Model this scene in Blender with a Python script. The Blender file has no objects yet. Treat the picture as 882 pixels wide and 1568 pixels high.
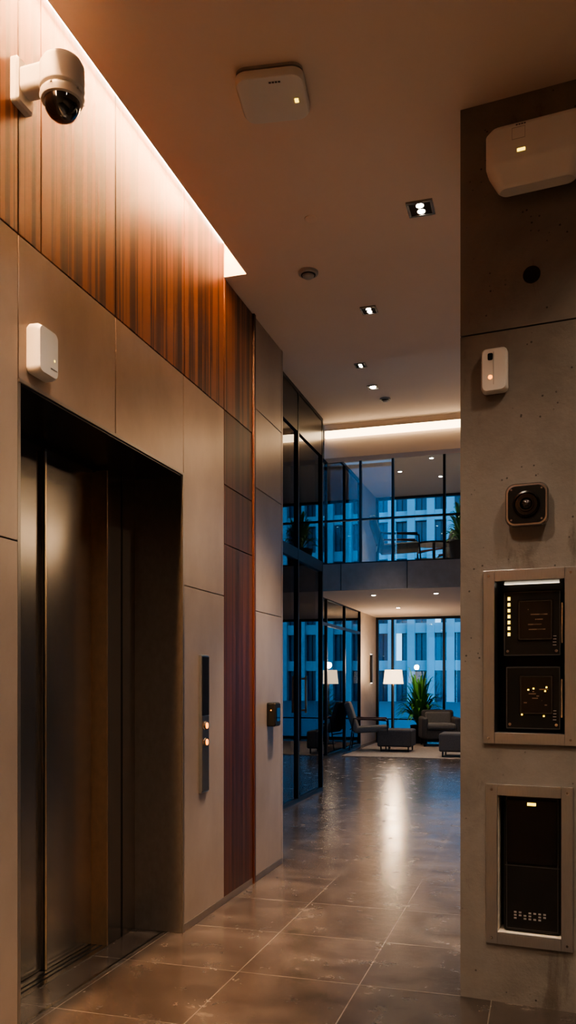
import bpy, bmesh, math, random
from mathutils import Vector, Matrix
scene = bpy.context.scene
COL = scene.collection
scene.view_settings.look = 'AgX - Medium High Contrast'
# ------------------------------------------------------------------ materials
def N(nt, t, **kw):
    n = nt.nodes.new(t)
    for k, v in kw.items(): setattr(n, k, v)
    return n
def base_mat(name):
    m = bpy.data.materials.new(name); m.use_nodes = True
    nt = m.node_tree; b = nt.nodes['Principled BSDF']
    return m, nt, b
def ramp(nt, fac, stops):
    r = N(nt, 'ShaderNodeValToRGB')
    els = r.color_ramp.elements
    while len(els) < len(stops): els.new(0.5)
    for e, (p, c) in zip(els, stops):
        e.position = p; e.color = (c[0], c[1], c[2], 1)
    nt.links.new(fac, r.inputs[0]); return r.outputs[0]
def noise(nt, scale, vec_scale=(1,1,1), detail=5, rough=0.6, dist=0.0):
    tc = N(nt, 'ShaderNodeTexCoord'); mp = N(nt, 'ShaderNodeMapping')
    mp.inputs['Scale'].default_value = vec_scale
    nt.links.new(tc.outputs['Object'], mp.inputs[0])
    n = N(nt, 'ShaderNodeTexNoise'); n.inputs['Scale'].default_value = scale
    n.inputs['Detail'].default_value = detail; n.inputs['Roughness'].default_value = rough
    n.inputs['Distortion'].default_value = dist
    nt.links.new(mp.outputs[0], n.inputs['Vector']); return n.outputs['Fac']
def bump(nt, b, h, strength, dist=0.01):
    bp = N(nt, 'ShaderNodeBump'); bp.inputs['Strength'].default_value = strength
    bp.inputs['Distance'].default_value = dist
    nt.links.new(h, bp.inputs['Height']); nt.links.new(bp.outputs[0], b.inputs['Normal'])
def mat(name, c1, c2=None, rough=0.5, metal=0.0, scale=8, vs=(1,1,1), bmp=0.0, coat=0.0, lo=0.3, hi=0.7, spec=.5):
    m, nt, b = base_mat(name)
    c2 = c2 or tuple(c*0.85 for c in c1)
    f = noise(nt, scale, vs)
    nt.links.new(ramp(nt, f, [(lo, c1), (hi, c2)]), b.inputs['Base Color'])
    b.inputs['Roughness'].default_value = rough; b.inputs['Metallic'].default_value = metal
    b.inputs['Coat Weight'].default_value = coat; b.inputs['Specular IOR Level'].default_value = spec
    if bmp: bump(nt, b, f, bmp)
    return m
def emis(name, c, s):
    m, nt, b = base_mat(name)
    b.inputs['Base Color'].default_value = (c[0]*.5, c[1]*.5, c[2]*.5, 1)
    b.inputs['Emission Color'].default_value = (*c, 1); b.inputs['Emission Strength'].default_value = s
    return m
def glass(name, tint, ior=1.5):
    m = bpy.data.materials.new(name); m.use_nodes = True; nt = m.node_tree; nt.nodes.clear()
    o = N(nt, 'ShaderNodeOutputMaterial'); mx = N(nt, 'ShaderNodeMixShader')
    t = N(nt, 'ShaderNodeBsdfTransparent'); t.inputs[0].default_value = (*tint, 1)
    g = N(nt, 'ShaderNodeBsdfGlossy'); g.inputs['Roughness'].default_value = 0.01
    g.inputs['Color'].default_value = (.9, .95, 1, 1)
    f = N(nt, 'ShaderNodeFresnel'); f.inputs[0].default_value = ior
    L = nt.links.new
    L(f.outputs[0], mx.inputs[0]); L(t.outputs[0], mx.inputs[1]); L(g.outputs[0], mx.inputs[2]); L(mx.outputs[0], o.inputs[0])
    return m
def wood_mat(name, cols, rough=0.38):
    m, nt, b = base_mat(name)
    grain = noise(nt, 9, (1, 7, .2), 8, .66, .3)
    slat = noise(nt, 8.5, (.05, 2.8, .02), 3, .65)
    mx = N(nt, 'ShaderNodeMath', operation='MULTIPLY_ADD')
    nt.links.new(slat, mx.inputs[0]); mx.inputs[1].default_value = 1.5
    ad = N(nt, 'ShaderNodeMath', operation='MULTIPLY'); ad.inputs[1].default_value = .45
    nt.links.new(grain, ad.inputs[0]); nt.links.new(ad.outputs[0], mx.inputs[2])
    nt.links.new(ramp(nt, mx.outputs[0], [(.74, cols[0]), (.96, cols[1]), (1.04, cols[2])]), b.inputs['Base Color'])
    b.inputs['Roughness'].default_value = rough
    bump(nt, b, grain, .12, .004)
    return m
WOOD = wood_mat('walnut_veneer', [(.020, .0072, .0040), (.076, .027, .013), (.20, .078, .035)])
WOOD_D = wood_mat('walnut_dark', [(.016, .0045, .004), (.042, .012, .008), (.075, .022, .013)])
def stone_mat(name, a, b_, rough, metal=0):
    m, nt, b = base_mat(name)
    f = noise(nt, 2.2, (1, 1, .6), 8, .6, .2)
    nt.links.new(ramp(nt, f, [(.3, a), (.7, b_)]), b.inputs['Base Color'])
    b.inputs['Roughness'].default_value = rough; b.inputs['Metallic'].default_value = metal
    f2 = noise(nt, 60, (1, 1, 1), 3); bump(nt, b, f2, .08, .002)
    return m
STONE = stone_mat('taupe_stone_panel', (.27, .215, .182), (.38, .305, .26), .30, .35)
def concrete_mat():
    m, nt, b = base_mat('raw_concrete'); L = nt.links.new
    f = noise(nt, 1.7, (1, 1, 1), 9, .62, .3)
    col = ramp(nt, f, [(.25, (.10, .09, .080)), (.5, (.165, .15, .135)), (.75, (.22, .203, .185))])
    v = N(nt, 'ShaderNodeTexVoronoi'); v.inputs['Scale'].default_value = 34
    tc = N(nt, 'ShaderNodeTexCoord'); L(tc.outputs['Object'], v.inputs['Vector'])
    pr = ramp(nt, v.outputs['Distance'], [(.10, (.25, .25, .25)), (.17, (1, 1, 1))])
    n2 = noise(nt, 6, (1, 1, 1), 2)
    sel = ramp(nt, n2, [(.54, (0, 0, 0)), (.58, (1, 1, 1))])
    mxx = N(nt, 'ShaderNodeMix', data_type='RGBA', blend_type='MIX')
    L(sel, mxx.inputs[0]); mxx.inputs[6].default_value = (1, 1, 1, 1); L(pr, mxx.inputs[7])
    mx2 = N(nt, 'ShaderNodeMix', data_type='RGBA', blend_type='MULTIPLY'); mx2.inputs[0].default_value = 1
    L(col, mx2.inputs[6]); L(mxx.outputs[2], mx2.inputs[7])
    st = noise(nt, 4.5, (1, 1, .35), 8, .7, .6)
    sr = ramp(nt, st, [(.58, (1, 1, 1)), (.68, (.5, .46, .42))])
    mx3 = N(nt, 'ShaderNodeMix', data_type='RGBA', blend_type='MULTIPLY'); mx3.inputs[0].default_value = .8
    L(mx2.outputs[2], mx3.inputs[6]); L(sr, mx3.inputs[7]); L(mx3.outputs[2], b.inputs['Base Color'])
    b.inputs['Roughness'].default_value = .75
    f3 = noise(nt, 22, (1, 1, 1), 8, .7); bump(nt, b, f3, .45, .007)
    return m
CONC = concrete_mat()
def floor_mat():
    m, nt, b = base_mat('floor_stone_tile'); L = nt.links.new
    tc = N(nt, 'ShaderNodeTexCoord'); mp = N(nt, 'ShaderNodeMapping')
    mp.inputs['Location'].default_value = (.197, .12, 0)
    L(tc.outputs['Object'], mp.inputs[0])
    br = N(nt, 'ShaderNodeTexBrick'); br.offset = 0
    br.inputs['Scale'].default_value = 1; br.inputs['Mortar Size'].default_value = .0024
    br.inputs['Mortar Smooth'].default_value = .1
    br.inputs['Brick Width'].default_value = .55; br.inputs['Row Height'].default_value = .6
    br.inputs['Color1'].default_value = (1, 1, 1, 1); br.inputs['Color2'].default_value = (.72, .72, .72, 1)
    br.inputs['Mortar'].default_value = (1, 1, 1, 1)
    L(mp.outputs[0], br.inputs['Vector'])
    f = noise(nt, 2.8, (1, 1.6, 1), 13, .73, .5)
    col = ramp(nt, f, [(.28, (.034, .027, .024)), (.48, (.060, .048, .042)), (.60, (.094, .077, .067)), (.72, (.19, .16, .137))])
    mx = N(nt, 'ShaderNodeMix', data_type='RGBA', blend_type='MULTIPLY'); mx.inputs[0].default_value = 1
    L(col, mx.inputs[6]); L(br.outputs['Color'], mx.inputs[7])
    m3 = N(nt, 'ShaderNodeMix', data_type='RGBA', blend_type='MIX')
    L(br.outputs['Fac'], m3.inputs[0]); L(mx.outputs[2], m3.inputs[6]); m3.inputs[7].default_value = (.15, .128, .112, 1)
    L(m3.outputs[2], b.inputs['Base Color'])
    rr = ramp(nt, noise(nt, 6, (1, 1, 1), 9, .70), [(.3, (.15, .15, .15)), (.7, (.31, .31, .31))])
    L(rr, b.inputs['Roughness'])
    b.inputs['Specular IOR Level'].default_value = .95
    bump(nt, b, noise(nt, 8, (1, 1, 1), 6, .64), .19, .006)
    return m
FLOOR = floor_mat()
def brushed(name, c, rough, vs=(1, 60, .6), metal=1):
    m, nt, b = base_mat(name)
    f = noise(nt, 30, vs, 3)
    nt.links.new(ramp(nt, f, [(.3, c), (.7, tuple(x*.85 for x in c))]), b.inputs['Base Color'])
    b.inputs['Metallic'].default_value = metal; b.inputs['Roughness'].default_value = rough
    return m
DOORM = brushed('elevator_dark_steel', (.32, .29, .265), .22, metal=.93)
JAMB = brushed('jamb_dark_steel', (.32, .29, .27), .28, metal=.85)
BRONZE = brushed('bronze_edge', (.80, .58, .38), .3)
STEEL = brushed('brushed_steel_frame', (.42, .45, .48), .32, (40, 1, 1))
CHROME = mat('gunmetal', (.40, .39, .38), rough=.25, metal=1)
CEIL = mat('ceiling_plaster', (.70, .58, .50), (.68, .56, .48), rough=.85, scale=2)
WHITEP = mat('white_slot_plaster', (.85, .78, .68), rough=.8)
LOBBYW = mat('lobby_plaster', (.5, .42, .35), rough=.7)
DARKW = mat('dark_wall_panel', (.24, .20, .17), rough=.5)
BLACK = mat('black_aluminium', (.012, .012, .014), (.018, .018, .02), rough=.35, metal=.4)
BLK_PANEL = mat('black_panel', (.014, .014, .016), (.02, .02, .022), rough=.25)
BLK_MATTE = mat('black_plastic', (.007, .007, .007), (.010, .010, .010), rough=.38, spec=.22)
BLK_GLOSS = mat('black_glass', (.004, .005, .007), rough=.06, coat=1)
BLK_SATIN = mat('black_satin', (.003, .003, .004), rough=.2, spec=.3)
PLAST = mat('white_plastic', (.62, .60, .57), (.59, .57, .54), rough=.38, scale=3)
PLAST_G = mat('grey_plastic', (.32, .31, .30), rough=.45)
DGREY = mat('dark_grey_edge', (.05, .05, .05), rough=.4)
FASC = mat('slab_fascia', (.24, .215, .20), (.29, .26, .245), rough=.6)
GL = glass('clear_glass', (.86, .94, .96))
GL_T = glass('teal_glass', (.40, .66, .74), 1.8)
FAB = mat('charcoal_fabric', (.035, .036, .04), (.055, .055, .06), rough=.85, scale=60, bmp=.2)
FAB2 = mat('grey_fabric', (.08, .08, .085), (.115, .115, .115), rough=.85, scale=60, bmp=.2)
LEAF = mat('leaf_green', (.03, .14, .03), (.07, .26, .05), rough=.45)
SOIL = mat('soil', (.03, .02, .015), rough=.95, bmp=.4)
RUG = mat('rug_wool', (.18, .155, .14), (.26, .23, .21), rough=.95, scale=25, bmp=.4)
FACADE = mat('exterior_limestone', (.52, .51, .50), (.62, .61, .60), rough=.8, scale=.6)
EXGLASS = mat('exterior_window_glass', (.015, .045, .075), (.03, .08, .13), rough=.12, scale=.4)
GROUND = mat('exterior_paving', (.12, .13, .14), rough=.8)
E_LED = emis('led_warm', (1, .54, .24), 480)
E_LINE = emis('led_diffuser', (1, .75, .5), 38)
E_BAND = emis('cove_lens', (1, .72, .42), 7)
E_SHEEN = emis('door_sheen_lens', (1, .70, .42), 22)
E_LAMP = emis('lamp_disc', (1, .88, .72), 50)
E_SMALL = emis('lamp_disc_dim', (1, .86, .68), 14)
E_YEL = emis('status_led_yellow', (1, .68, .06), 3.5)
E_ORG = emis('status_led_orange', (1, .30, .03), 3.5)
E_SHADE = emis('lamp_shade_fabric', (1, .72, .45), 3)
E_CAB = emis('cabinet_led_bar', (1, .82, .6), 2.0)
E_WIN = emis('lit_window', (.45, .75, 1), 2.0)
PRINT = mat('printed_legend', (.55, .53, .5), rough=.6)
DPRINT = mat('dark_legend', (.06, .05, .05), rough=.6)

# ------------------------------------------------------------------ mesh builder
AX = {'z-': lambda a, b, n: Vector((a, b, -n)), 'z+': lambda a, b, n: Vector((a, b, n)),
      'y-': lambda a, b, n: Vector((a, -n, b)), 'x+': lambda a, b, n: Vector((n, a, b)), 'x-': lambda a, b, n: Vector((-n, a, b))}
class MB:
    def __init__(s): s.bm = bmesh.new(); s.mats = []
    def mi(s, m):
        if m not in s.mats: s.mats.append(m)
        return s.mats.index(m)
    def add(s, t, m, M=None):
        i = s.mi(m)
        if M is not None: bmesh.ops.transform(t, matrix=M, verts=t.verts)
        bmesh.ops.recalc_face_normals(t, faces=t.faces)
        for f in t.faces: f.material_index = i
        me = bpy.data.meshes.new('t'); t.to_mesh(me); t.free()
        s.bm.from_mesh(me); bpy.data.meshes.remove(me)
    def box(s, x0, x1, y0, y1, z0, z1, m, bev=0, M=None, seg=2):
        t = bmesh.new(); bmesh.ops.create_cube(t, size=1)
        for v in t.verts:
            v.co = Vector(((x0+x1)/2+v.co.x*(x1-x0), (y0+y1)/2+v.co.y*(y1-y0), (z0+z1)/2+v.co.z*(z1-z0)))
        if bev: bmesh.ops.bevel(t, geom=t.edges[:], offset=bev, segments=seg, affect='EDGES', profile=.5)
        s.add(t, m, M)
    def lathe(s, prof, c, m, axis='z+', seg=32, M=None):
        t = bmesh.new(); rings = []
        for r, h in prof:
            if r < 1e-5: rings.append([t.verts.new(AX[axis](0, 0, h)+Vector(c))])
            else: rings.append([t.verts.new(AX[axis](r*math.cos(2*math.pi*k/seg), r*math.sin(2*math.pi*k/seg), h)+Vector(c)) for k in range(seg)])
        for A, B in zip(rings, rings[1:]):
            for k in range(seg):
                k2 = (k+1) % seg
                if len(A) == 1 and len(B) == 1: break
                if len(A) == 1: t.faces.new((A[0], B[k], B[k2]))
                elif len(B) == 1: t.faces.new((A[k], A[k2], B[0]))
                else: t.faces.new((A[k], A[k2], B[k2], B[k]))
        for R in (rings[0], rings[-1]):
            if len(R) > 1: t.faces.new(R)
        s.add(t, m, M)
    def disc(s, c, r, h, m, axis='z-', seg=24, M=None):
        s.lathe([(r, 0), (r, h)], c, m, axis, seg, M)
    def loft(s, layers, c, m, axis, M=None, cs=6):
        t = bmesh.new(); rings = []
        for n, w, h, r in layers:
            R = []
            for q, (sx, sy) in enumerate([(1, 1), (-1, 1), (-1, -1), (1, -1)]):
                for k in range(cs+1):
                    a = math.pi/2*(q+k/cs)
                    R.append(t.verts.new(AX[axis](sx*(w/2-r)+r*math.cos(a), sy*(h/2-r)+r*math.sin(a), n)+Vector(c)))
            rings.append(R)
        for A, B in zip(rings, rings[1:]):
            for k in range(len(A)):
                k2 = (k+1) % len(A); t.faces.new((A[k], A[k2], B[k2], B[k]))
        t.faces.new(rings[0]); t.faces.new(rings[-1])
        s.add(t, m, M)
    def tube(s, pts, r, m, seg=10):
        for a, b in zip(pts, pts[1:]):
            a = Vector(a); b = Vector(b); d = b-a
            t = bmesh.new(); bmesh.ops.create_cone(t, cap_ends=True, segments=seg, radius1=r, radius2=r, depth=d.length)
            s.add(t, m, Matrix.Translation((a+b)/2) @ d.to_track_quat('Z', 'Y').to_matrix().to_4x4())
        for p in pts[1:-1]:
            t = bmesh.new(); bmesh.ops.create_uvsphere(t, u_segments=seg, v_segments=6, radius=r)
            s.add(t, m, Matrix.Translation(p))
    def ring(s, x0, x1, z0, z1, b, y0, y1, m, bev=0):
        s.box(x0, x0+b, y0, y1, z0, z1, m, bev); s.box(x1-b, x1, y0, y1, z0, z1, m, bev)
        s.box(x0+b, x1-b, y0, y1, z0, z0+b, m, bev); s.box(x0+b, x1-b, y0, y1, z1-b, z1, m, bev)
    def frond(s, base, ang, L, rise, droop, w, m, n=7):
        t = bmesh.new(); d = Vector((math.cos(ang), math.sin(ang), 0)); sd = Vector((-d.y, d.x, 0)); prev = None
        for k in range(n+1):
            u = k/n; p = Vector(base)+d*(L*u)+Vector((0, 0, rise*math.sin(u*math.pi*.55)-droop*u*u))
            ww = w*math.sin(math.pi*min(1, .12+u*.88))**.7+.001
            a = t.verts.new(p+sd*ww); c = t.verts.new(p-Vector((0, 0, ww*.35))); b = t.verts.new(p-sd*ww)
            if prev: t.faces.new((prev[0], a, c, prev[1])); t.faces.new((prev[1], c, b, prev[2]))
            prev = (a, c, b)
        s.add(t, m)
    def done(s, name, loc=(0, 0, 0), rz=0, smooth=True, parent=None):
        me = bpy.data.meshes.new(name); s.bm.to_mesh(me); s.bm.free()
        for m in s.mats: me.materials.append(m)
        if smooth:
            for p in me.polygons: p.use_smooth = True
            me.set_sharp_from_angle(angle=math.radians(38))
        o = bpy.data.objects.new(name, me); COL.objects.link(o)
        if smooth:
            wn = o.modifiers.new('weighted_normal', 'WEIGHTED_NORMAL'); wn.keep_sharp = True; wn.weight = 100
        o.location = loc; o.rotation_euler = (0, 0, rz)
        if parent: o.parent = parent
        return o
def spot(name, loc, e, size=75, blend=.7, col=(1, .78, .575), parent=None, rad=.04):
    l = bpy.data.lights.new(name, 'SPOT'); l.energy = e; l.spot_size = math.radians(size); l.spot_blend = blend
    l.color = col; l.shadow_soft_size = rad
    o = bpy.data.objects.new(name, l); COL.objects.link(o); o.location = loc
    if parent: o.parent = parent
    return o
# ------------------------------------------------------------------ key dimensions
ZC = 3.65; ZU = 4.41; ZT = 5.3; XR = 2.6; XL = -1.772; XG = -2.52; XLB = -3.5; YB = 18.0
XS = -1.635; YS = 4.515
# floor
m = MB(); m.box(-3.6, XR, -3, YB+.1, -.15, 0, FLOOR); m.done('floor', smooth=False)
m = MB(); m.box(-60, 60, -20, 100, -.4, -.16, GROUND); m.done('exterior_ground', smooth=False)
# walls
m = MB()
X0 = -2.3
def pan(y0, y1, z0, z1, mt): m.box(X0, XL, y0+.002, y1-.002, z0+.002, z1-.002, mt, .002, seg=1)
for a, b in [(-3, -1.2), (-1.2, .4), (.4, 1.5), (1.5, 2.526)]:
    pan(a, b, 0, 1.793, STONE); pan(a, b, 1.793, 2.88, STONE)
pan(2.526, 3.227, 2.37, 2.88, STONE); pan(3.227, 3.942, 2.37, 2.88, STONE)
pan(3.942, 4.513, 0, 1.793, STONE); pan(3.942, 4.513, 1.793, 2.88, STONE)
ws = [-3, -1.5, -.4, .7, 1.7, 2.526, 2.667, 3.227, 3.95, 4.513]
for a, b in zip(ws, ws[1:]): pan(a, b, 2.88, 3.86, WOOD)
m.box(X0, XL, -3, YS, 3.86, 4.1, WHITEP)
for a, b in [(0, 2.097), (2.097, 2.444), (2.444, 2.88), ]: pan(4.513, 5.01, a, b, WOOD_D)
pan(4.513, 5.01, 2.88, 3.65, WOOD)
m.box(X0, XL+.012, 5.012, 5.04, 0, 3.648, WOOD_D)
for a, b in [(0, 1.75), (1.75, 2.55), (2.55, 3.06), (3.06, 3.65)]: pan(5.042, 5.626, a, b, STONE)
m.box(-2.5, X0-.003, -3, 2.45, 0, 4.1, BLK_MATTE)
m.box(-2.5, X0-.003, 3.98, 5.6, 0, 3.64, BLK_MATTE)
m.box(-2.5, X0-.003, 2.45, 3.98, 2.4, 4.1, BLK_MATTE)
m.done('wall_left')
m = MB()
for a, b in [(-3, 2.52), (3.945, 5.0), (5.045, 5.626)]: m.box(XL+.0005, XL+.004, a, b, 0.001, .04, JAMB)  # dark strip stands in for the shadow line along the wall base
m.done('base_shadow_strip_left')
m = MB(); m.box(-2.6, XR, -3.2, -3, 0, ZC, LOBBYW); m.done('wall_back')
m = MB()
wy0, wy1 = 7.8, 12.1
m.box(XR, XR+.2, -3, 3.2, 0, ZT, LOBBYW); m.box(XR, XR+.2, 3.2, wy0, 0, ZT, DARKW); m.box(XR, XR+.2, wy1, YB, 0, ZT, DARKW)
m.box(XR, XR+.2, wy0, wy1, 2.9, ZT, DARKW)
m.done('wall_right')
m = MB(); m.box(XR-.05, XR-.001, 8.0, 12.0, 3.24, 3.40, BLACK); m.box(XR-.056, XR-.05, 8.02, 11.98, 3.26, 3.38, E_SHEEN); m.done('added_door_sheen_light', smooth=False)  # unseen light strip, added so the elevator doors catch a warm bar
# ceilings
m = MB()
m.box(XS, XR, -3, 6.0, ZC, ZU+.2, CEIL)
m.box(XG-.02, XS, YS, 6.0, ZC, ZU+.2, CEIL)
m.box(X0, XS, -3, YS, 4.1, 4.3, CEIL)
m.box(XG-.02, XR, 6.0, 9.8, ZU, ZU+.2, CEIL)
m.done('ceiling', smooth=False)
m = MB(); m.box(-1.75, -1.69, -2.9, YS-.04, 4.06, 4.085, E_LED); m.box(XL+.001, XL+.012, -2.9, YS-.02, 3.84, 3.87, E_LINE); m.done('led_cove_light', smooth=False)
m = MB(); m.box(XG-.02, XR, 9.8, 10.0, 4.0, ZT+.1, CEIL)
m.done('bulkhead_beam', smooth=False)
m = MB(); m.box(XG, XR, 9.76, 9.797, 4.24, 4.325, E_BAND); m.box(XG, XR, 9.77, 9.799, 4.325, 4.335, BLACK); m.done('linear_cove_light', smooth=False)
m = MB(); m.box(XLB-.1, XR, 9.8, YB+.1, ZT, ZT+.2, CEIL); m.done('ceiling_upper_lounge', smooth=False)
m = MB(); m.box(XLB, XR, 12.2, 12.26, 2.66, 3.06, FASC)
for x in [-2.9, -1.9, -.9, .1, 1.1]: m.box(x-.004, x+.004, 12.19, 12.2, 2.66, 3.06, BLACK)
m.box(XLB, XR, 12.26, YB, 2.68, 3.05, CEIL); m.done('mezzanine_slab', smooth=False)
m = MB(); m.box(X0, XG-.0, 5.63, 6.0, 0, ZC, BLK_PANEL); m.box(XG-.06, XL, 5.63, 5.66, 0, ZC, STONE); m.done('wall_return')
# curtain walls
def curtain(name, ax, fx, a0, a1, z0, z1, mull, trans, g, fw=.05, dep=.1, zbands=()):
    q = MB()
    def bx(u0, u1, w0, w1, mt, d=dep):
        if ax == 'x': q.box(fx-d/2, fx+d/2, u0, u1, w0, w1, mt)
        else: q.box(u0, u1, fx-d/2, fx+d/2, w0, w1, mt)
    bx(a0, a1, z0, z0+fw, BLACK); bx(a0, a1, z1-fw, z1, BLACK)
    for a in [a0+fw/2, a1-fw/2]+list(mull): bx(a-fw/2, a+fw/2, z0+fw, z1-fw, BLACK, dep*1.02)
    for z, w in trans: bx(a0, a1, z-w/2, z+w/2, BLACK, dep*.96)
    for zb0, zb1 in zbands: bx(a0, a1, zb0, zb1, BLK_PANEL, dep*.9)
    bx(a0+fw, a1-fw, z0+fw, z1-fw, g, .012)
    return q.done(name, smooth=False)
curtain('window_1', 'x', XG, 6.0, 9.55, 0, ZU, [6.7, 7.6, 8.52], [(2.65, .12)], GL_T, fw=.04, dep=.06, zbands=[(3.96, ZU-.05)])
curtain('window_2', 'y', 9.6, XLB, XG-.06, 0, ZT, [], [(2.86, .38)], GL_T)
curtain('window_3', 'x', XLB, 9.66, 16.3, 0, ZT, [10.9, 12.2, 13.6, 14.95], [(2.86, .38), (2.25, .05)], GL_T, fw=.04, dep=.06)
m = MB(); m.box(XLB-.1, XLB+.02, 16.32, YB, 0, ZT, LOBBYW); m.done('wall_lobby_left')
curtain('window_4', 'y', YB, XLB+.02, XR, 0, 2.68, [-3.12, -2.01, -.9, .21, 1.32], [(.46, .025)], GL)
curtain('window_5', 'y', YB, XLB+.02, XR, 3.05, ZT, [-3.12, -2.01, -.9, .21, 1.32], [(3.7, .03)], GL)
curtain('window_6', 'y', 12.35, XLB+.05, XR, 3.06, ZT, [-2.63, -2.136, -1.374, -.6, .17, .94, 1.71], [(3.74, .025), (4.68, .05)], GL, fw=.035, dep=.06)
curtain('window_7', 'x', XR+.1, wy0, wy1, 0, 2.9, [9.2, 10.6], [], GL)
m = MB(); m.box(XG+.07, XG+.09, 8.62, 8.64, .95, 1.35, BRONZE); m.box(XG+.03, XG+.09, 8.62, 8.64, .97, .99, BRONZE); m.box(XG+.03, XG+.09, 8.62, 8.64, 1.31, 1.33, BRONZE); m.done('door_handle')
# ------------------------------------------------------------------ elevator
m = MB()
m.box(-2.04, XL-.003, 3.92, 3.9405, 0.001, 2.367, JAMB)
m.box(-2.16, -2.04, 3.635, 3.9405, 0.001, 2.367, DOORM, .003)
m.box(-2.125, -2.038, 3.625, 3.635, 0.001, 2.33, BRONZE)
m.box(-2.042, -2.036, 3.775, 3.78, 0.001, 2.36, BLK_MATTE)
m.box(-2.16, XL-.003, 2.528, 2.545, 0.001, 2.367, JAMB)
m.box(-2.16, XL-.003, 2.545, 3.92, 2.35, 2.367, BLK_PANEL)
m.box(-2.16, -2.10, 2.545, 3.635, 2.325, 2.35, BLK_PANEL)
m.box(XL-.02, XL+.004, 3.925, 3.944, 0.001, 2.372, JAMB, .001)
m.box(XL-.02, XL+.004, 2.53, 3.925, 2.358, 2.372, JAMB, .001)
m.done('elevator_frame')
m = MB()
m.box(-2.17, -2.145, 2.40, 3.235, .006, 2.325, DOORM)
m.box(-2.15, -2.125, 3.225, 3.63, .006, 2.325, DOORM)
m.box(-2.13, -2.122, 3.225, 3.237, .006, 2.325, BRONZE)
m.box(-2.26, -2.18, 2.36, 3.96, .0, 2.4, BLK_MATTE)
m.done('elevator_door', smooth=False)
m = MB(); m.box(-1.885, -1.87, 2.53, 3.92, .0005, .003, CHROME); m.box(-2.12, -2.03, 2.55, 3.62, .0005, .004, CHROME)
for k in range(2): m.box(-2.10+k*.03, -2.09+k*.03, 2.55, 3.62, .004, .005, BLK_MATTE)
m.done('trim_elevator_sill', smooth=False)
# call panel
m = MB()
m.loft([(0, .105, .75, .006), (.014, .105, .75, .006), (.018, .098, .743, .004)], (0, 0, 0), STEEL, 'x+')
m.loft([(.018, .092, .32, .004), (.021, .090, .318, .004)], (0, 0, .205), BLK_GLOSS, 'x+')
m.loft([(.018, .092, .41, .004), (.0205, .090, .408, .004)], (0, 0, -.162), DOORM, 'x+')
for z in (-.01, -.10):
    m.lathe([(.024, .018), (.024, .025), (.021, .027)], (0, 0, z), CHROME, 'x+')
    m.lathe([(.017, .026), (.016, .030)], (0, 0, z), E_ORG, 'x+')
m.done('elevator_call_panel', (XL, 4.19, 1.065))
m = MB()
m.loft([(0, .12, .16, .01), (.05, .12, .16, .01), (.06, .105, .145, .01)], (0, 0, 0), BLK_MATTE, 'x+')
m.loft([(.06, .07, .09, .006), (.063, .07, .09, .006)], (0, 0, 0), BLK_GLOSS, 'x+')
m.disc((.03, -.061, .03), .004, .002, E_ORG, 'y-')
m.done('card_reader', (XL, 5.36, 1.07))
# wall sensor
m = MB()
m.loft([(0, .12, .17, .02), (.01, .13, .18, .022), (.04, .13, .18, .024), (.055, .115, .165, .022)], (0, 0, 0), PLAST, 'x+')
m.disc((.055, .035, -.02), .004, .001, E_YEL, 'x+')
m.box(.0555, .057, .01, .05, -.055, -.052, PLAST_G)
m.done('wall_motion_sensor', (XL, 2.635, 2.495))
# dome camera
m = MB()
m.loft([(0, .10, .16, .012), (.022, .10, .16, .012), (.03, .085, .145, .012)], (0, 0, 0), PLAST, 'x+')
m.loft([(.02, .075, .09, .02), (.10, .08, .09, .02), (.14, .10, .085, .03)], (0, 0, .005), PLAST, 'x+')
c = (.175, 0, 0)
m.lathe([(0, .060), (.045, .058), (.066, .050), (.076, .032), (.077, -.045), (.074, -.050), (.067, -.054), (.067, -.062), (.075, -.064), (.077, -.074), (.071, -.088), (.063, -.091)], c, PLAST, 'z+', 48)
m.lathe([(.063, -.088)]+[(.062*math.cos(a*math.pi/2/12), -.092-.062*math.sin(a*math.pi/2/12)) for a in range(12)]+[(0, -.154)], c, BLK_GLOSS, 'z+', 48)
m.lathe([(.017, 0), (.019, .014), (.014, .014), (.0, .009)], (0, 0, 0), BLK_PANEL, 'z+', 24, Matrix.Translation((.190, -.034, -.115)) @ Vector((.35, -.8, -.45)).to_track_quat('Z', 'Y').to_matrix().to_4x4())
for k in (0, 1.2, 2.4): m.disc((.175+.077*math.cos(-1.5+k), .077*math.sin(-1.5+k), -.067), .004, .004, PLAST_G, 'z-')
m.done('dome_security_camera', (XL, 2.53, 3.40))
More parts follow.
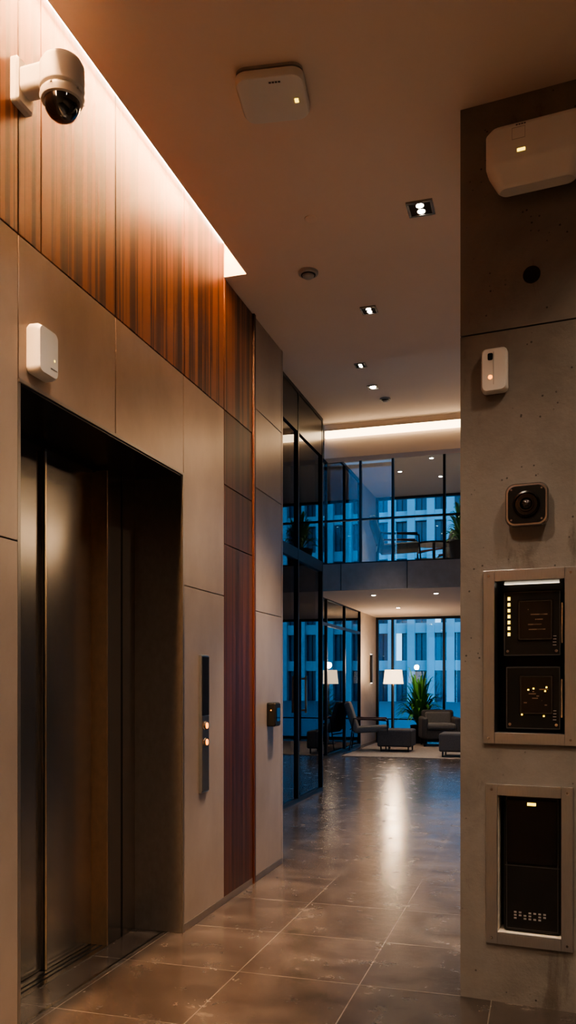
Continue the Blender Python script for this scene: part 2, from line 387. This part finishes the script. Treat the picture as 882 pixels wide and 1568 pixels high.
# ceiling devices
def ap_mesh(m, ax, w, h, d, mt=PLAST):
    m.loft([(0, w*.8, h*.8, .04), (d*.25, w*.86, h*.86, .045), (d*.4, w, h, .05), (d*.75, w, h, .05), (d*.95, w*.95, h*.95, .045), (d, w*.88, h*.88, .04)], (0, 0, 0), mt, ax, None, 8)
m = MB(); ap_mesh(m, 'z-', .27, .27, .05)
m.loft([(-.0, .26, .26, .04), (.010, .26, .26, .04)], (0, 0, 0), PLAST_G, 'z-')
m.box(.085, .100, .0, .022, -.0525, -.0495, E_YEL, .001)
for k in range(4): m.box(.0+k*.012, .009+k*.012, -.105, -.097, -.0512, -.0495, DPRINT)
m.done('wireless_access_point', (-1.02, 3.13, ZC-.001), math.radians(8))
def downlight(x, y, z, s, e, twin=True, size=80):
    q = MB(); q.ring(-s/2, s/2, -s/2, s/2, s*.1, 0, .01, CHROME)
    t = q.bm
    for v in t.verts: v.co = Vector((v.co.x, v.co.z, -v.co.y))
    q.box(-s*.42, s*.42, -s*.42, s*.42, -.004, 0, BLK_MATTE)
    if twin:
        for k in (-1, 1):
            q.lathe([(s*.19, .004), (s*.19, .006), (s*.17, .006)], (0, k*s*.2, 0), CHROME, 'z-', 20)
            q.disc((0, k*s*.2, -.0055), s*.14, .002, E_LAMP, 'z-')
    else: q.disc((0, 0, -.004), s*.3, .003, E_LAMP, 'z-')
    o = q.done('recessed_downlight', (x, y, z))
    if e: spot('lamp', (0, 0, -.03), e, size, parent=o)
    return o
K = 2.6
for x, y, e, sz in [(-.577, 4.134, 100, 110), (-1.048, 5.174, 270, 58), (.5, 5.17, 60, 70), (1.9, 5.2, 60, 90), (.9, 4.6, 30, 90)]: downlight(x, y, ZC, .13 if y < 5 else .10, e*K, size=sz)  # the one nearest the right wall is added to warm the doors' reflection
for x, y, e in [(-.75, 2.0, 62), (.75, 1.6, 44), (-.75, .4, 55), (.75, .2, 80), (0, -1.6, 60), (.6, 2.6, 32)]: downlight(x, y, ZC, .12, e*K, size=115)  # unseen downlights added around and behind the camera for warm ambient light
for x, y, e in [(-1.712, 8.03, 300), (-1.712, 8.66, 0), (-.3, 8.03, 280), (1.1, 8.03, 80), (-.5, 6.6, 260)]: downlight(x, y, ZU, .11, e*K, y != 8.66, 46)
def detector(x, y, z, r, name='smoke_detector'):
    q = MB(); q.lathe([(r, 0), (r, .008), (r*.95, .014), (r*.6, .018), (r*.55, .028), (r*.4, .034), (0, .035)], (0, 0, 0), PLAST_G, 'z-', 32)
    q.lathe([(r*.75, .012), (r*.72, .019)], (0, 0, 0), BLK_MATTE, 'z-', 32)
    q.done(name, (x, y, z))
detector(-1.287, 4.60, ZC, .058); detector(-1.655, 9.07, ZU, .06)
def sprinkler(x, y, z, r):
    q = MB(); q.lathe([(r, 0), (r, .003), (r*.8, .005), (0, .005)], (0, 0, 0), CEIL, 'z-', 32); q.done('sprinkler_cover', (x, y, z))
sprinkler(-1.125, 4.07, ZC, .032)
# ------------------------------------------------------------------ concrete pier
P0 = Vector((-.322, 3.478, 0)); PA = math.radians(-5.97)
def PP(t, y, z):
    return (P0.x+t*math.cos(PA)-y*math.sin(PA), P0.y+t*math.sin(PA)+y*math.cos(PA), z)
m = MB()
ZS = 2.716; T1 = 2.87
def cb(a, b, c0, c1): m.box(a, b, 0, .13, c0, c1, CONC)
m.box(0, T1, .13, .6, 0, ZC, CONC)
cb(0, .13, 0, ZS-.003); cb(.42, T1, 0, ZS-.003); cb(0, T1, ZS+.003, ZC)
cb(.13, .42, 0, .275); cb(.13, .42, .845, 1.085); cb(.13, .42, 1.705, ZS-.003)
m.done('wall_concrete_pier', P0, PA, smooth=False)
# upper wall-mounted access point (wedge body with chamfered underside)
m = MB()
m.loft([(0, .30, .07, .03), (.010, .35, .105, .04), (.030, .38, .13, .045), (.150, .38, .13, .045), (.165, .37, .125, .045), (.232, .30, .08, .035), (.242, .28, .06, .03)], (0, -.068, .12), PLAST, 'z-', None, 8)
m.box(-.09, .09, -.02, .012, -.06, .06, PLAST_G)
m.box(-.065, -.035, -.1345, -.132, -.010, .002, E_YEL, .001)
m.ring(-.085, -.035, .04, .085, .0015, -.1338, -.133, PLAST_G)
for k in range(4): m.box(-.070+k*.010, -.063+k*.010, -.1340, -.133, .092, .096, DPRINT)
m.done('wireless_access_point', PP(.312, -.013, 3.342), PA)
m = MB(); m.lathe([(.034, 0), (.034, .004), (.030, .006), (.026, .003), (0, .003)], (0, 0, 0), BLK_MATTE, 'y-', 32)
m.done('vent_hole_disc', PP(.284, 0, 2.918), PA)  # black disc stands in for the dark inside of a vent hole
m = MB(); m.lathe([(.009, 0), (.008, .003), (0, .003)], (0, 0, 0), BLK_MATTE, 'y-', 16); m.done('small_hole_disc', PP(.40, 0, 3.53), PA)  # small black disc drawn in place of a shaded hole
m = MB()
m.loft([(0, .095, .165, .018), (.008, .105, .178, .02), (.03, .105, .178, .022), (.042, .092, .165, .02)], (0, 0, 0), PLAST, 'y-')
m.lathe([(.009, .042), (.008, .044), (0, .044)], (-.014, 0, -.03), E_ORG, 'y-', 20)
m.loft([(.042, .02, .028, .006), (.0435, .02, .028, .006)], (-.014, 0, .052), BLK_SATIN, 'y-')
m.box(-.002, .0, -.0432, -.042, -.06, .07, PLAST_G)
m.done('wall_occupancy_sensor', PP(.142, 0, 2.548), PA)
# black square camera
m = MB()
m.loft([(0, .15, .155, .03), (.03, .165, .17, .035), (.045, .165, .17, .035), (.052, .155, .16, .033)], (0, 0, 0), CHROME, 'y-', None, 8)
m.loft([(.050, .145, .15, .03), (.056, .14, .145, .028)], (0, 0, 0), BLK_MATTE, 'y-', None, 8)
m.lathe([(.052, .055), (.052, .062), (.045, .064), (.042, .058), (.030, .058), (.029, .064), (.024, .064), (.020, .059)], (0, 0, .0), BLK_SATIN, 'y-', 40)
m.lathe([(.022, .058), (.016, .066), (.008, .069), (0, .070)], (0, 0, 0), BLK_GLOSS, 'y-', 32)
for a in (-1, 1):
    for b in (-1, 1): m.disc((a*.058, -.056, b*.06), .004, .001, CHROME, 'y-', 12)
m.done('square_wall_camera', PP(.27, 0, 1.994), PA)
# cabinets
def cabinet(t0, t1, z0, z1, liner, bar):
    q = MB(); w = t1-t0; h = z1-z0; b = .045
    q.ring(-w/2, w/2, -h/2, h/2, b, -.014, -.0005, STEEL, .002)
    a, c_ = w/2-b, h/2-b
    q.box(-a, a, .118, .126, -c_, c_, BLK_MATTE)
    q.box(-a-.003, -a, -.001, .12, -c_, c_, liner); q.box(a, a+.003, -.001, .12, -c_, c_, liner)
    q.box(-a, a, -.001, .12, c_, c_+.003, liner); q.box(-a, a, -.001, .12, -c_-.003, -c_, liner)
    for sx in (-1, 1):
        for sz in (-1, 1): q.disc((sx*(w/2-b/2), -.014, sz*(h/2-b/2)), .005, .002, CHROME, 'y-', 12)
    if bar: q.box(-a*.8, a*.8, .07, .08, c_-.006, c_-.002, E_CAB)
    return q.done('recessed_equipment_cabinet', PP((t0+t1)/2, 0, (z0+z1)/2), PA)
cabinet(.095, .455, 1.045, 1.745, STEEL, True)
cabinet(.106, .442, .238, .882, WHITEP, True)
def controller(t, z, w, h, kind):
    q = MB()
    q.loft([(-.06, w, h, .008), (-.005, w, h, .008), (.0, w-.01, h-.01, .006)], (0, 0, 0), BLK_MATTE, 'y-')
    q.ring(-w*.485, w*.485, -h*.485, h*.485, .003, -.001, .001, DGREY)
    q.loft([(0, w*.62, h*.62, .006), (.004, w*.61, h*.61, .006)], (w*.06, 0, h*.05), BLK_SATIN, 'y-')
    q.ring(-w*.22, w*.34, -h*.24, h*.34, .0012, -.0048, -.004, DGREY)
    rnd = random.Random(kind)
    if kind == 1:
        for k in range(7): q.box(-w*.42, -w*.375, -.003, 0, h*.36-k*.024, h*.36+.013-k*.024, E_YEL)
        for k in range(9): q.box(-w*.1+rnd.random()*.08, -w*.1+.008+rnd.random()*.08, -.0055, -.004, -h*.1+(k % 5)*.02, -h*.1+(k % 5)*.02+.004, CHROME)
    else:
        for px, pz in [(-.02, .03), (.0, .035), (.045, .025), (.05, .04), (-.045, -.07), (.04, -.075)]: q.box(px, px+.006, -.007, -.004, pz, pz+.006, E_YEL)
        for k in range(8): q.box(-.04+rnd.random()*.09, -.03+rnd.random()*.09, -.0055, -.004, -.03+k*.009, -.026+k*.009, CHROME)
    for sx in (-1, 1):
        q.disc((sx*w*.42, 0, -h*.42), .006, .003, CHROME, 'y-', 14)
    for k in range(4): q.box(w*.36, w*.42, -.002, 0, -h*.2-k*.012, -h*.194-k*.012, PRINT)
    q.box(w*.5, w*.5+.006, .0, .04, -h*.3, h*.3, CHROME)
    q.box(-w*.3, w*.3, .06, .086, -h*.3, h*.3, BLK_MATTE)
    return q.done('access_controller', PP(t, .03, z), PA)
controller(.281, 1.53, .225, .265, 1); controller(.285, 1.23, .215, .255, 2)
m = MB()
m.loft([(-.085, .225, .555, .012), (-.008, .225, .555, .014), (0, .21, .54, .012)], (0, 0, 0), BLK_MATTE, 'y-')
m.box(-.106, .106, -.001, 0, -.0115, -.009, DGREY)
m.loft([(0, .20, .26, .008), (.003, .195, .255, .008)], (0, 0, .128), BLK_SATIN, 'y-')
m.ring(-.1, .1, -.265, .268, .002, -.0012, .001, DGREY)
m.box(-.018, .016, -.005, -.002, .235, .247, E_YEL, .001)
for k in range(7):
    for j in range(3):
        if (k*3+j) % 5 != 3: m.box(-.07+k*.019, -.060+k*.019, -.0015, 0, -.225+j*.012, -.2185+j*.012, PLAST_G)
m.done('door_power_controller', PP(.282, .025, .562), PA)
# ------------------------------------------------------------------ lobby furniture
def armchair(name, loc, rz, w=.76, fab=FAB):
    q = MB()
    q.box(-w/2+.08, w/2-.08, -.36, .25, .14, .34, fab, .03, seg=3)
    q.box(-w/2+.1, w/2-.1, -.38, .2, .33, .45, FAB2, .045, seg=4)
    q.box(-w/2+.06, w/2-.06, .16, .36, .16, .72, fab, .06, Matrix.Rotation(-.08, 4, 'X'), 4)
    q.box(-w/2+.12, w/2-.12, .08, .2, .42, .68, FAB2, .05, Matrix.Rotation(-.1, 4, 'X'), 4)
    for sx in (-1, 1):
        x = sx*(w/2-.06); q.box(x-.06, x+.06, -.36, .34, .14, .57, fab, .05, seg=4)
        for y in (-.3, .28): q.lathe([(.018, 0), (.024, .15)], (x, y, 0), BLACK, 'z+', 12)
    return q.done(name, loc, rz)
def lounge(name, loc, rz):
    q = MB()
    for y in (-.3, .3):
        q.tube([(.34, y, .011), (.30, y, .56), (-.30, y, .60), (-.38, y, .011)], .011, BLACK)
        q.box(-.25, .28, y-.025, y+.025, .57, .60, WOOD_D, .008, Matrix.Translation((0, 0, 0)))
    q.tube([(.31, -.3, .34), (.31, .3, .34)], .011, BLACK); q.tube([(-.34, -.3, .3), (-.34, .3, .3)], .011, BLACK)
    q.box(-.28, .34, -.27, .27, .34, .45, FAB2, .04, Matrix.Rotation(-.06, 4, 'Y'), 3)
    q.box(-.06, .05, -.27, .27, 0, .56, FAB2, .04, Matrix.Translation((-.26, 0, .36)) @ Matrix.Rotation(-.32, 4, 'Y'), 3)
    q.tube([(-.36, -.3, .4), (-.36, .3, .4)], .011, BLACK)
    return q.done(name, loc, rz)
def ottoman(loc, w=.62, h=.4, rz=0):
    q = MB(); q.box(-w/2, w/2, -w/2, w/2, .09, h, FAB, .035, seg=3); q.box(-w/2+.01, w/2-.01, -w/2+.01, w/2-.01, h*.62, h*.64, FAB2, .004)
    for a in (-1, 1):
        for b in (-1, 1): q.lathe([(.012, 0), (.016, .11)], (a*w*.4, b*w*.4, 0), BLACK, 'z+', 10)
    q.done('ottoman', loc, rz)
RZ = .013
armchair('armchair', (-1.95, 16.6, RZ), .25)
lounge('lounge_chair', (-3.02, 15.1, RZ), .15)
ottoman((-2.55, 15.15, RZ)); ottoman((-1.36, 14.35, RZ), .6)
q = MB(); q.box(-3.3, .6, 13.9, 17.0, 0.0005, .012, RUG, .004); q.done('area_rug')
m = MB()
m.lathe([(.15, 0), (.15, .015), (.02, .03)], (0, 0, 0), BLACK, 'z+'); m.tube([(0, 0, .02), (0, 0, 1.3)], .011, BRONZE)
m.lathe([(.20, 1.22), (.17, 1.50), (.165, 1.50), (.195, 1.22)], (0, 0, 0), E_SHADE, 'z+', 40)
m.tube([(-.16, 0, 1.45), (.16, 0, 1.45)], .004, BRONZE)
o = m.done('floor_lamp', (-2.83, 16.4, RZ))
l = bpy.data.lights.new('bulb', 'POINT'); l.energy = 60; l.color = (1, .7, .42); l.shadow_soft_size = .06
lo = bpy.data.objects.new('bulb', l); COL.objects.link(lo); lo.parent = o; lo.location = (0, 0, 1.60)
def plant(name, loc, n, L, rise, potr, poth, seed, w=.03, stem=0.1):
    q = MB(); rnd = random.Random(seed)
    q.lathe([(potr*.75, 0), (potr, poth), (potr*.9, poth), (potr*.86, poth-.04)], (0, 0, 0), BLK_MATTE, 'z+')
    q.lathe([(potr*.86, poth-.05), (0, poth-.03)], (0, 0, 0), SOIL, 'z+')
    for k in range(n):
        a = k*2.399+rnd.random()*.4; u = rnd.random()
        q.frond((rnd.uniform(-.04, .04), rnd.uniform(-.04, .04), poth-.03), a, L*(.35+.65*u), rise*(1.15-.75*u)*rnd.uniform(.8, 1.1), rise*.35*u, w, LEAF)
    return q.done(name, loc)
plant('potted_palm', (-2.42, 17.22, 0), 120, .68, 1.0, .2, .38, 3, .024)
# upper lounge furniture
lounge('lounge_chair', (-2.22, 13.4, 3.05), .2)
lounge('lounge_chair', (-1.75, 15.2, 3.05), 2.6)
m = MB(); m.lathe([(.30, .50), (.30, .53), (.28, .53)], (0, 0, 0), BLK_PANEL, 'z+'); m.tube([(0, 0, .02), (0, 0, .5)], .025, BLACK); m.lathe([(.2, 0), (.2, .015), (.03, .03)], (0, 0, 0), BLACK, 'z+')
m.done('side_table', (-1.72, 13.9, 3.05))
plant('potted_palm', (-1.18, 13.2, 3.05), 60, .40, .62, .22, .42, 8, .028)
# lobby lights
def rdl(x, y, z, e, size):
    q = MB(); q.lathe([(.05, 0), (.05, .006), (.038, .008)], (0, 0, 0), BLACK, 'z-'); q.disc((0, 0, -.007), .034, .002, E_LAMP); o = q.done('round_downlight', (x, y, z))
    if e: spot('lamp', (0, 0, -.03), e, size, parent=o)
for x, y, e in [(-2.6, 13.2, 60), (-1.6, 13.2, 60), (-2.6, 15.6, 45), (-1.4, 15.6, 45), (.2, 13.2, 50), (.2, 15.6, 50)]: rdl(x, y, 2.68, e*1.8, 90)
for i, (x, y) in enumerate([(-2.6, 13.2), (-1.9, 13.6), (-2.6, 14.4), (-1.9, 15.0), (-2.6, 15.8), (-1.9, 16.4), (-1.2, 13.8), (-1.2, 15.2)]): rdl(x, y, ZT, 90 if i % 2 == 0 else 0, 120)
for x, e in ((-2.2, 450), (-.6, 450), (1, 450), (2.1, 600)): rdl(x, 11.2, ZT, e, 50)  # strongest one is added, unseen, to wash the wall the doors reflect
m = MB(); m.box(0, .05, -.03, .03, -.3, .3, BLACK, .005); m.box(.01, .04, -.02, .02, -.305, .305, E_SMALL); m.done('wall_sconce', (XLB+.02, 17.3, 1.55))
# ------------------------------------------------------------------ exterior
m = MB(); Yf = 58
m.box(-13, 30, Yf, Yf+6, -.16, 34, EXGLASS)
for k in range(32):
    x = -13+k*1.35; m.box(x, x+.52, Yf-.6, Yf, -.16, 34, FACADE); m.box(x+.91, x+.96, Yf-.08, Yf, -.16, 34, BLACK)
for k in range(13): m.box(-13, 30, Yf-.35, Yf, 2.0+k*2.6, 2.7+k*2.6, FACADE)
rnd = random.Random(4)
for k in range(36):
    i = rnd.randrange(30); j = rnd.randrange(12); m.box(-12.48+i*1.35, -12.09+i*1.35, Yf-.05, Yf-.02, 2.7+j*2.6, 4.6+j*2.6, E_WIN)
m.done('office_building', smooth=False)
m = MB(); m.box(-40, -15, 50, 70, -.16, 30, EXGLASS)
for k in range(18): m.box(-40+k*1.45, -39.85+k*1.45, 49.9, 50, -.16, 30, BLACK)
for k in range(10): m.box(-40, -15, 49.85, 50, 2.4+k*3, 2.7+k*3, FACADE)
m.done('office_building', smooth=False)
m = MB(); m.box(-26, -20, 5, 48, -.16, 22, EXGLASS)
for k in range(30): m.box(-20, -19.8, 5+k*1.45, 5.3+k*1.45, -.16, 22, FACADE)
for k in range(7): m.box(-20, -19.85, 5, 48, 2.4+k*3, 2.8+k*3, FACADE)
m.done('office_building', smooth=False)
def tree(loc, seed, h=3.5):
    q = MB(); rnd = random.Random(seed); q.tube([(0, 0, 0), (.05, 0, h*.3), (0, .05, h*.6)], .06, BLK_MATTE)
    for k in range(12):
        a = rnd.random()*6.3; q.tube([(0, 0, h*(.3+.03*k)), (math.cos(a)*.6, math.sin(a)*.6, h*(.5+.035*k))], .02, BLK_MATTE, 6)
    for k in range(260):
        a = rnd.random()*6.3; r = rnd.random()**.5*1.0; z = h*(.35+.65*rnd.random())
        q.frond((math.cos(a)*r, math.sin(a)*r, z), rnd.random()*6.3, .25, .05, .15, .05, LEAF, 3)
    q.done('garden_tree', loc)
tree((-5.6, 15.5, -.16), 1); tree((-5.2, 19.5, -.16), 2, 4); tree((-6.5, 12.5, -.16), 5, 4.2)
# ------------------------------------------------------------------ world
w = bpy.data.worlds.new('dusk'); scene.world = w; w.use_nodes = True; nt = w.node_tree
bg = nt.nodes['Background']; tc = N(nt, 'ShaderNodeTexCoord'); sp = N(nt, 'ShaderNodeSeparateXYZ')
nt.links.new(tc.outputs['Generated'], sp.inputs[0])
nt.links.new(ramp(nt, sp.outputs['Z'], [(0, (.13, .46, .80)), (.5, (.045, .27, .62))]), bg.inputs[0])
bg.inputs[1].default_value = 5.5
# ------------------------------------------------------------------ camera
cd = bpy.data.cameras.new('camera'); co = bpy.data.objects.new('camera', cd); COL.objects.link(co)
co.location = (0, 0, 1.3); co.rotation_euler = (math.radians(90), 0, math.radians(17.03))
cd.sensor_fit = 'HORIZONTAL'; cd.sensor_width = 36; cd.lens = 51.84; cd.shift_y = .2925; cd.clip_start = .05; cd.clip_end = 300
scene.camera = co
